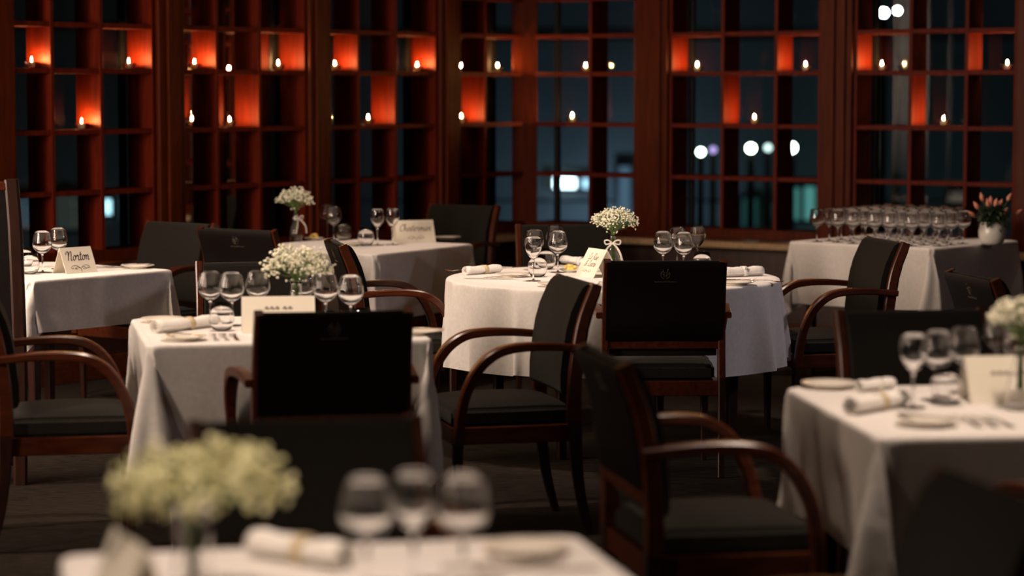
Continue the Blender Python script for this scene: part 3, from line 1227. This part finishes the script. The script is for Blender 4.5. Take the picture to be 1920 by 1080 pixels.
# far left table
side_plate(258, 503, 'side plate near the right corner of the far left table', rad(40), True, 'butter knife across the plate on the far left table')
CG = 'cutlery laid on the far left table'
for px, py, kd, lab in ((200, 502, 'table_knife', 'knife left of the plate on the far left table, nearest the folded card'), (221, 501, 'table_knife', 'knife just left of the plate on the far left table'), (186, 503, 'table_fork', 'fork just right of the folded card on the far left table')):
    cutlery(kd, P(px, py, ZT), rad(15), lab, ZT, CG)
# window corner table
side_plate(838, 449, 'side plate right of the long-named card near the window corner', rad(30), True, 'butter knife on the plate right of the long-named card near the window corner')
side_plate(655, 461, 'side plate left of the tumblers on the window corner table', rad(30), False)
cutlery('dessert_spoon', P(661, 459, ZT + .02), rad(35), 'spoon with a shiny bowl on the window corner table', ZT + .0185, 'cutlery on the window corner table')


def butter_dish(px, py, label):
    p = P(px, py, ZT)
    o = obj('butter_dish', plate_mesh(), 'porcelain', None, (p.x, p.y, ZT), sharp=60)
    o.scale = (.72, .72, .8)
    tag(o, label, 'dish')
    bm = bmesh.new()
    rr = random.Random(px)
    for k in range(9):
        r_ = bmesh.ops.create_icosphere(bm, subdivisions=2, radius=.014)
        c = Vector((rr.uniform(-.02, .02), rr.uniform(-.02, .02), .012 + rr.uniform(0, .018)))
        sx = Matrix.Rotation(rr.uniform(0, 3), 4, 'Z') @ Matrix.Diagonal((1.3, .7, .6, 1))
        bmesh.ops.transform(bm, matrix=Matrix.Translation(c) @ sx, verts=r_['verts'])
    b = obj('butter_curls', bm, 'butter', None, (p.x, p.y, ZT), sharp=180)
    tag(b, label.replace('small dish under', 'heap of'), 'butter', kind='stuff')


butter_dish(588, 450, 'small dish under yellow butter curls by the far flower vase')
butter_dish(1071, 510, 'small dish under yellow butter beside the round table card')
# round table
napkin((872, 516), (936, 511), 'rolled napkin lying between knives at the left of the round table')
napkin((1056, 494), (1118, 500), 'rolled napkin on the far side of the round table', printed=True)
rt, L = napkin((1352, 520), (1428, 517), 'rolled napkin on the right end of the round table', .028, True)
bm = bmesh.new()
st, tw = text_strokes('Amy')
for q in st:
    ribbon(bm, q, .22, lambda a, b: Vector(((a - tw / 2) * .009 + L * .05, -.0292 * 1.0, .030 + b * .007)))
obj('lettering', bm, 'ink', rt, smooth=False)
CG = 'cutlery laid on the round table'
cutlery('table_knife', P(915, 502, ZT), rad(172), 'knife lying behind the left napkin on the round table', ZT, CG)
cutlery('table_knife', P(915, 523, ZT), rad(172), 'knife lying in front of the left napkin on the round table', ZT, CG)
cutlery('table_fork', P(948, 524, ZT), rad(8), 'fork overlapping the knives left on the round table', ZT + .008, CG)
cutlery('dessert_spoon', P(872, 510, ZT), rad(160), 'spoon beyond the left napkin on the round table', ZT, CG)
side_plate(962, 519, 'side plate beside the left glass cluster on the round table', rad(20), False)
side_plate(1042, 537, 'side plate at the front rim of the round table', rad(20), False)
side_plate(1382, 534, 'side plate at the right front of the round table', rad(10), True, 'butter knife on the right front plate of the round table')
cutlery('table_knife', P(1392, 526, ZT), rad(4), 'knife in front of the right napkin on the round table', ZT, CG)
cutlery('table_knife', P(1085, 500, ZT), rad(-8), 'knife in front of the far napkin on the round table', ZT, CG)
cutlery('dessert_spoon', P(1428, 529, ZT), rad(-14), 'spoon at the right rim of the round table', ZT, CG)
cutlery('table_fork', P(1124, 534, ZT), rad(80), 'fork showing left of the round table chair back', ZT, CG)
# middle square table
side_plate(305, 604, 'side plate at the back left of the middle square table', rad(10), False)
napkin((290, 625), (404, 612), 'rolled napkin between the two plates on the middle square table', .027)
side_plate(345, 638, 'side plate at the front left of the middle square table', rad(-35), True, 'butter knife on the front plate of the middle square table')
CG = 'cutlery on the middle square table'
for k, (px, lab) in enumerate(((402, 'leftmost of the three forks on the middle square table'), (421, 'middle one of the three forks on the middle square table'), (440, 'rightmost of the three forks on the middle square table'))):
    cutlery('table_fork', P(px, 634, ZT), rad(102), lab, ZT, CG)
side_plate(790, 627, 'side plate on the right end of the middle square table', rad(10), True, 'butter knife on the right end plate of the middle square table')
# near right table
side_plate(1555, 727, 'blurred side plate at the back left of the near right table', rad(10), False)
napkin((1594, 778), (1692, 761), 'blurred rolled napkin on the near right table', .028)
napkin((1610, 735), (1672, 728), 'blurred folded napkin behind the near right table setting', .02, True)
side_plate(1737, 797, 'blurred side plate at the front of the near right table', rad(-40), True, 'blurred butter knife on the front plate of the near right table')
CG = 'cutlery on the near right table'
for px, lab in ((1812, 'blurred fork, first right of the front plate on the near right table'), (1842, 'blurred fork, second right of the front plate on the near right table'), (1872, 'blurred fork, third right of the front plate on the near right table')):
    cutlery('table_fork', P(px, 793, ZT), rad(101), lab, ZT, CG)
# bottom table
napkin((480, 1040), (650, 1068), 'very blurred rolled napkin on the bottom table', .030)
side_plate(985, 1038, 'very blurred side plate at the right of the bottom table', rad(10), False)
CG = 'cutlery on the bottom table'
cutlery('table_knife', P(945, 1062, ZT), rad(15), 'very blurred knife in front of the bottom right plate', ZT, CG)
cutlery('table_knife', P(1010, 1070, ZT), rad(8), 'very blurred knife at the right end of the bottom table', ZT, CG)


# ------------------------------------------------------------------ flowers
def blossom_mesh(tips, rng, size):
    bm = bmesh.new()
    bmesh.ops.create_icosphere(bm, subdivisions=1, radius=1)
    base = [v_.co.copy() for v_ in bm.verts]
    bm.verts.index_update()
    faces = [[v_.index for v_ in f.verts] for f in bm.faces]
    bm.free()
    vs, fs = [], []
    for t in tips:
        s = size * rng.uniform(.65, 1.2)
        off = len(vs)
        rot = Matrix.Rotation(rng.uniform(0, 6.28), 3, Vector((rng.gauss(0, 1), rng.gauss(0, 1), rng.gauss(0, 1))).normalized())
        for i, b in enumerate(base):
            k = 1.15 if i % 2 else .78
            vs.append(t + rot @ Vector((b.x * s * k, b.y * s * k, b.z * s * k * .8)))
        fs += [[a + off for a in f] for f in faces]
    me = bpy.data.meshes.new('blossoms')
    me.from_pydata(vs, [], fs)
    return me


def bottle_vase(px, py, label, H=.165, rb=.036, rn=.014, bow=True, rz=0, top_flare=1.25):
    p = P(px, py, ZT)
    root = empty('bottle_vase', (p.x, p.y, ZT), rz)
    tag(root, label, 'vase', 'glass vases of white flowers')
    bm = bmesh.new()
    out = [(0, 0), (rb * .95, 0), (rb, .004), (rb, H * .32), (rb * .8, H * .5), (rn * 1.15, H * .74), (rn, H * .84), (rn, H * .93), (rn * top_flare, H)]
    inn = [(max(r - .0022, 0), z + (.005 if i < 3 else 0)) for i, (r, z) in enumerate(out)]
    lathe(bm, out + inn[::-1], 28)
    obj('bottle', bm, 'glass', root, sharp=180)
    if bow:
        bm = bmesh.new()
        zb = H * .78
        rr_ = rn * 1.12
        ring = [Vector((rr_ * math.cos(t), rr_ * math.sin(t), zb)) for t in [2 * PI * k / 20 for k in range(21)]]
        q = [(bm.verts.new(r_ + Vector((0, 0, -.004))), bm.verts.new(r_ + Vector((0, 0, .004)))) for r_ in ring]
        for a, b in zip(q, q[1:]):
            bm.faces.new((a[0], b[0], b[1], a[1]))

        def band(pts, w0, w1):
            c = crspline(pts, 6)
            n = len(c)
            pr = None
            for i, pnt in enumerate(c):
                t = (c[min(i + 1, n - 1)] - c[max(i - 1, 0)]).normalized()
                nr = t.cross(Vector((0, 1, 0))).normalized()
                w = (w0 + (w1 - w0) * i / (n - 1)) / 2
                cur = (bm.verts.new(pnt + nr * w), bm.verts.new(pnt - nr * w))
                if pr:
                    bm.faces.new((pr[0], pr[1], cur[1], cur[0]))
                pr = cur
        y = -rr_ - .004
        for s in (-1, 1):
            band([(0, y, zb), (s * .018, y - .006, zb + .014), (s * .036, y - .004, zb + .012), (s * .032, y, zb - .004), (s * .014, y - .003, zb - .002), (0, y, zb)], .006, .007)
            band([(0, y, zb), (s * .020, y - .012, zb - .018), (s * .036, y - .022, zb - .045), (s * .046, y - .020, zb - .082)], .006, .011)
        o = obj('ribbon_bow', bm, 'ribbon', root, sharp=180)
        o.modifiers.new('thickness', 'SOLIDIFY').thickness = .0008
    return root, p, H


def bouquet(p, z0, label, seed, n_spray, R_, Hc, Hmax, mat='blossom', size=.0062, lean=(0, 0), inside=.12, sub=9, squash=1.0):
    """sprays of small white flowers fanning out from the mouth of a vase at height z0"""
    rng = random.Random(seed)
    root = empty('white_flower_bouquet', (p.x, p.y, z0))
    tag(root, label, 'flowers', 'bunches of small white flowers')
    bs = bmesh.new()
    tips = []
    for k in range(n_spray):
        a = rng.uniform(0, 2 * PI)
        q = math.sqrt(rng.random())
        x, y = R_ * q * math.cos(a) + lean[0], R_ * q * math.sin(a) * squash + lean[1]
        z = Hc + (Hmax - Hc) * math.sqrt(max(0, 1 - q * q * .92)) * rng.uniform(.75, 1.05) - (1 - q) * .0
        head = Vector((x, y, z))
        b0 = Vector((rng.uniform(-.008, .008), rng.uniform(-.008, .008), -inside))
        b1 = Vector((rng.uniform(-.006, .006), rng.uniform(-.006, .006), .002))
        mid = Vector((x * .45, y * .45, z * .55))
        tube(bs, crspline([b0, b1, mid, head], 4), .0009, 4)
        for j in range(sub):
            d = Vector((rng.gauss(0, 1), rng.gauss(0, 1), rng.gauss(.25, .8)))
            d = d.normalized() * R_ * rng.uniform(.10, .30)
            t = head + d
            tube(bs, [head - (head - mid) * rng.uniform(0, .35), t], .0005, 3)
            tips.append(t)
    for k in range(6):
        a = rng.uniform(0, 6.28)
        t = Vector((R_ * .3 * math.cos(a), R_ * .3 * math.sin(a), Hc * rng.uniform(.35, .7)))
        tube(bs, [Vector((0, 0, .0)), t], .0006, 3)
        tips.append(t)
    obj('stems', bs, 'stem', root, sharp=180)
    me = blossom_mesh(tips, rng, size)
    o = link('blossoms', me, mat, root, sharp=180)
    for pl in me.polygons:
        pl.use_smooth = False
    return root


_, p, H = bottle_vase(1149, 511, 'slim glass vase tied with a ribbon bow on the round table', .175, .036, .013, True, rad(-6))
bouquet(p, ZT + H, 'crisp bunch of small white flowers on the round table', 1, 84, .098, .030, .108, size=.0043, sub=10, lean=(.01, 0))
_, p, H = bottle_vase(555, 453, 'glass vase with a hanging ribbon on the table by the window corner', .165, .036, .014, True, rad(55))
bouquet(p, ZT + H, 'small bunch of white flowers highest at the window corner table', 2, 54, .092, .035, .118, 'blossom', .0048, lean=(.0, 0), sub=10)
_, p, H = bottle_vase(556, 614, 'glass vase of greens behind the card on the middle square table', .165, .032, .018, False, 0, 1.4)
bouquet(p, ZT + H, 'loose bunch of white flowers in front of the left profile chair', 3, 70, .115, .005, .115, 'blossom', .0056, lean=(.004, 0), sub=10)
_, p, H = bottle_vase(1912, 768, 'blurred glass vase at the right edge behind the beige card', .175, .036, .015, False)
bouquet(p, ZT + H, 'blurred bunch of white flowers at the right edge', 4, 50, .085, .03, .115, 'blossom', .006, sub=9)
_, p, H = bottle_vase(362, 1120, 'very blurred flared glass vase at the bottom left', .150, .034, .028, False, 0, 1.7)
bouquet(p, ZT + H, 'big very blurred bunch of greenish white flowers at the bottom left', 5, 70, .135, -.010, .095, 'blossom_green', .0078, lean=(.015, 0), sub=9)

# pot of pink buds on the side table
p = P(1860, 458, ZT)
pot = obj('flower_pot', (lambda b: (lathe(b, [(0, 0), (.048, 0), (.062, .012), (.074, .045), (.075, .072), (.067, .108), (.060, .122), (.055, .122), (.060, .105), (.066, .07), (.05, .015), (0, .01)], 40), b)[1])(bmesh.new()), 'pot', None, (p.x, p.y, ZT), sharp=60)
tag(pot, 'round white ceramic pot at the corner of the wine glass table', 'pot')
fl = empty('pink_flowers', (p.x, p.y, ZT + .06))
tag(fl, 'spray of pink buds and dark leaves in the white pot', 'flowers')
rng = random.Random(21)
bs, bl = bmesh.new(), bmesh.new()
buds = [(-.088, .0, .150), (-.115, -.01, .105), (-.055, .02, .195), (-.030, -.02, .165), (.012, -.03, .165), (.030, .02, .150), (.062, -.03, .120), (.092, .01, .195), (.150, .02, .115), (-.005, .03, .175), (.055, .05, .16)]
for x, y, z in buds:
    tip = Vector((x, y, z))
    dr = (tip - Vector((0, 0, .02))).normalized()
    tube(bs, crspline([Vector((x * .1, y * .1, -.03)), Vector((x * .3, y * .3, .06)), tip - dr * .02], 4), .0016, 5)
    b = bmesh.new()
    lathe(b, [(0, -.024), (.008, -.019), (.0125, -.004), (.011, .008), (.006, .020), (0, .030)], 10)
    for v_ in b.verts:
        if v_.co.z > 0:
            v_.co.x *= 1 + .25 * math.sin(3 * math.atan2(v_.co.y, v_.co.x))
    o = obj('bud', b, 'petal', fl, sharp=180)
    o.location = tip
    o.rotation_euler = dr.to_track_quat('Z', 'Y').to_euler()
for k in range(170):
    a = rng.uniform(0, 6.28)
    q = rng.uniform(.02, .10)
    base = Vector((q * .5 * math.cos(a), q * .5 * math.sin(a), rng.uniform(.04, .135)))
    dr = Vector((math.cos(a), math.sin(a), rng.uniform(-.3, 1.3))).normalized()
    sd = dr.cross(Vector((0, 0, 1))).normalized()
    ln, w = rng.uniform(.05, .085), rng.uniform(.008, .014)
    pv = None
    for i in range(5):
        t = i / 4
        c = base + dr * ln * t + Vector((0, 0, -.03 * t * t))
        ww = w * math.sin(PI * (.08 + .9 * t))
        cur = (bl.verts.new(c + sd * ww + Vector((0, 0, ww * .4))), bl.verts.new(c), bl.verts.new(c - sd * ww + Vector((0, 0, ww * .4))))
        if pv:
            bl.faces.new((pv[0], pv[1], cur[1], cur[0]))
            bl.faces.new((pv[1], pv[2], cur[2], cur[1]))
        pv = cur
obj('stems', bs, 'stem', fl, sharp=180)
me = bpy.data.meshes.new('foliage')
bl.to_mesh(me)
bl.free()
link('foliage', me, 'leaf', fl, sharp=180)

# ------------------------------------------------------------------ dark wooden screen at the left edge
a = PY(29, 336, 9.7)
scr = empty('room_screen', (a.x, a.y, 0), rad(8))
tag(scr, 'tall dark wooden screen standing at the left edge', 'screen')
bm = bmesh.new()
pts = crspline([(0, 0, 0), (.006, 0, .5), (-.003, 0, 1.0), (-.016, 0, a.z)], 5)
sweep_rect(bm, pts, .055, .05, (1, 0, 0), .35)
obj('end_post', bm, 'leg_wood', scr)
bm = bmesh.new()
box(bm, -.75, -.02, -.012, .012, .08, a.z - .035, .004)
obj('screen_panel', bm, 'leather', scr, smooth=False)
bm = bmesh.new()
box(bm, -.75, -.03, -.02, .02, a.z - .045, a.z - .010, .006)
obj('top_rail', bm, 'chair_wood', scr, smooth=False)

# ------------------------------------------------------------------ outside at night
def building(cx, cy, w, d, h, rz, label, wins=(), mat='concrete'):
    root = empty('street_building', (cx, cy, -4), rz)
    tag(root, label, 'building')
    bm = bmesh.new()
    box(bm, -w / 2, w / 2, 0, d, 0, h)
    for k in range(1, int(h / 3.2)):
        box(bm, -w / 2 - .1, w / 2 + .1, -.12, .02, k * 3.2 - .15, k * 3.2 + .15)
    obj('facade', bm, mat, root, smooth=False)
    for (x0, x1, z0, z1, col, s) in wins:
        bm = bmesh.new()
        box(bm, x0, x1, -.16, -.13, z0, z1)
        obj('lit_window', bm, emis('lit_window', col, s), root, smooth=False)
        bm = bmesh.new()
        f = .08
        for q in ((x0 - f, x0, z0 - f, z1 + f), (x1, x1 + f, z0 - f, z1 + f), (x0, x1, z0 - f, z0), (x0, x1, z1, z1 + f)):
            box(bm, q[0], q[1], -.2, -.1, q[2], q[3])
        obj('window_surround', bm, 'black', root, smooth=False)
    return root


def win(px0, px1, py0, py1, y, cx, col, s):
    a_, b_ = PY(px0, py1, y), PY(px1, py0, y)
    return (a_.x - cx, b_.x - cx, a_.z + 4, b_.z + 4, col, s)


YB = 48.0
cxb = 3.0
wl = [win(1038, 1080, 333, 353, YB, cxb, (.62, .9, 1), 6), win(1091, 1105, 335, 353, YB, cxb, (.4, .75, 1), 1.6),
      win(1160, 1182, 312, 420, YB, cxb, (.22, .42, .62), .28),
      win(1484, 1500, 352, 412, YB, cxb, (.2, .70, .64), .28), win(1506, 1528, 350, 412, YB, cxb, (.2, .70, .64), .36),
      win(1392, 1420, 372, 425, YB, cxb, (.08, .35, .33), .14),
      win(1780, 1812, 360, 378, YB, cxb, (.5, .45, .36), .12)]
building(cxb, YB + .16, 15, 10, 24, 0, 'bluish office building across the street with one bright lit window', wl)
wl = [win(197, 209, 374, 402, 40, -13, (.45, .85, 1), 2.2), win(28, 60, 370, 425, 40, -13, (.10, .24, .34), .18), win(105, 150, 365, 430, 40, -13, (.13, .17, .15), .16),
      win(345, 362, 380, 430, 40, -13, (.14, .3, .36), .2)]
building(-13, 40.16, 15, 7, 22, 0, 'dark building seen in slivers through the left windows', wl)


def street_lamp(px, py, y, r, col, s, label):
    p_ = PY(px, py, y)
    root = empty('street_lamp', (p_.x, p_.y, -4))
    tag(root, label, 'lamp', 'street lamps outside the windows')
    bm = bmesh.new()
    lathe(bm, [(0, 0), (.09, 0), (.07, .3), (.045, p_.z + 4 - r), (0, p_.z + 4 - r)], 10)
    obj('pole', bm, 'black', root)
    bm = bmesh.new()
    bmesh.ops.create_uvsphere(bm, u_segments=16, v_segments=10, radius=r)
    bmesh.ops.translate(bm, vec=(0, 0, p_.z + 4), verts=bm.verts)
    obj('lamp_globe', bm, emis('lamp_globe', col, s), root)
    return root


street_lamp(1314, 285, 33, .048, (.80, 1, .82), 20, 'green-white street light leftmost in the bay of green lights')
street_lamp(1337, 281, 34, .05, (.45, .35, .75), 1.6, 'dim violet street light beside the leftmost green one')
street_lamp(1408, 278, 32, .058, (.82, 1, .75), 22, 'largest green-white street light')
street_lamp(1440, 277, 34, .05, (.45, .65, .6), 3.5, 'dim bluish light right of the largest green street light')
street_lamp(1484, 277, 32, .065, (.75, 1, .85), 22, 'green-white street light cut by a lattice divider')
street_lamp(1657, 24, 30, .05, (.8, .92, 1), 40, 'bright white lamp at the top of the rightmost bay, left one of the pair')
street_lamp(1683, 20, 33, .04, (1, .97, .9), 40, 'bright white lamp at the top of the rightmost bay, right one of the pair')
street_lamp(918, 300, 33, .05, (.4, .75, .7), 2.2, 'faint teal light seen in the narrow bay')

bm = bmesh.new()
box(bm, -45, 45, 19, 75, -4.2, -4)
tag(obj('street_ground', bm, 'concrete', smooth=False), kind='structure')

# ------------------------------------------------------------------ light
def spot(loc, target, energy, col, angle, blend=.6, size=.06, name='ceiling_spot'):
    d = bpy.data.lights.new(name, 'SPOT')
    d.energy = energy
    d.color = col
    d.spot_size = rad(angle)
    d.spot_blend = blend
    d.shadow_soft_size = size
    o = bpy.data.objects.new(name, d)
    COL.objects.link(o)
    o.location = loc
    o.rotation_euler = (Vector(target) - Vector(loc)).to_track_quat('-Z', 'Y').to_euler()
    return o


WARM = (1, .775, .62)
# downlights over the tables
for c, e in ((CR, 215), (CB, 215), (CA, 215), (CF, 215), (CNT, 200), (CC, 105), (CBF, 68)):
    spot((c.x - .25, c.y - .35, 2.92), (c.x, c.y, .75), e, WARM, 62, .8, .09)


def add_key_light(loc, target, energy, col, sx, sy, spread=110, name='wall_washer'):
    d = bpy.data.lights.new(name, 'AREA')
    d.shape = 'RECTANGLE'
    d.size, d.size_y = sx, sy
    d.energy = energy
    d.color = col
    d.spread = rad(spread)
    o = bpy.data.objects.new(name, d)
    COL.objects.link(o)
    o.location = loc
    o.rotation_euler = (Vector(target) - Vector(loc)).to_track_quat('-Z', 'Y').to_euler()


# unseen key lights added on the left, tall to streak highlights down the glasses
for x, y, e, tx, ty in ((-4.6, 2.5, 10, .2, 6.0), (-4.6, 5.0, 26, .2, 9.5), (-4.6, 7.4, 48, .4, 12.0), (-4.4, 9.0, 62, 2.0, 14.0)):
    add_key_light((x, y, 1.95), (tx, ty, .8), e, (1, .77, .60), .45, 1.7)
# paler lamps on the right-hand side
spot((4.6, 10.0, 2.5), (1.0, 10.7, .5), 80, (1, .88, .98), 48, .8, .12, 'side_spot')
spot((5.2, 6.5, 2.7), (.5, 10, .6), 45, (1, .84, .88), 85, .8, .12, 'side_spot')
# street light on the facades
for x, y, z, e, col in ((1.9, 46.4, -1.3, 75, (.40, .68, 1)), (5.5, 44, -2.5, 26, (.35, .9, .80)), (-9, 36, -2.5, 30, (.5, .8, 1)), (7.6, 44, 8.0, 24, (.4, .55, 1))):
    d = bpy.data.lights.new('street_light', 'POINT')
    d.energy = e
    d.color = col
    d.shadow_soft_size = .2
    o = bpy.data.objects.new('street_light', d)
    COL.objects.link(o)
    o.location = (x, y, z)

w = bpy.data.worlds.new('night')
sc.world = w
w.use_nodes = True
w.node_tree.nodes['Background'].inputs[0].default_value = (.66, .66, .60, 1)
w.node_tree.nodes['Background'].inputs[1].default_value = .0035

sc.view_settings.view_transform = 'Standard'
sc.view_settings.look = 'None'
sc.view_settings.gamma = 1
sc.view_settings.use_curve_mapping = False
sc.view_settings.exposure = 0
sc.cycles.use_denoising = True
sc.cycles.max_bounces = 64
sc.cycles.transmission_bounces = 64
sc.cycles.transparent_max_bounces = 16
sc.cycles.sample_clamp_indirect = 4
sc.cycles.caustics_reflective = True
sc.cycles.caustics_refractive = True
bpy.context.view_layer.update()
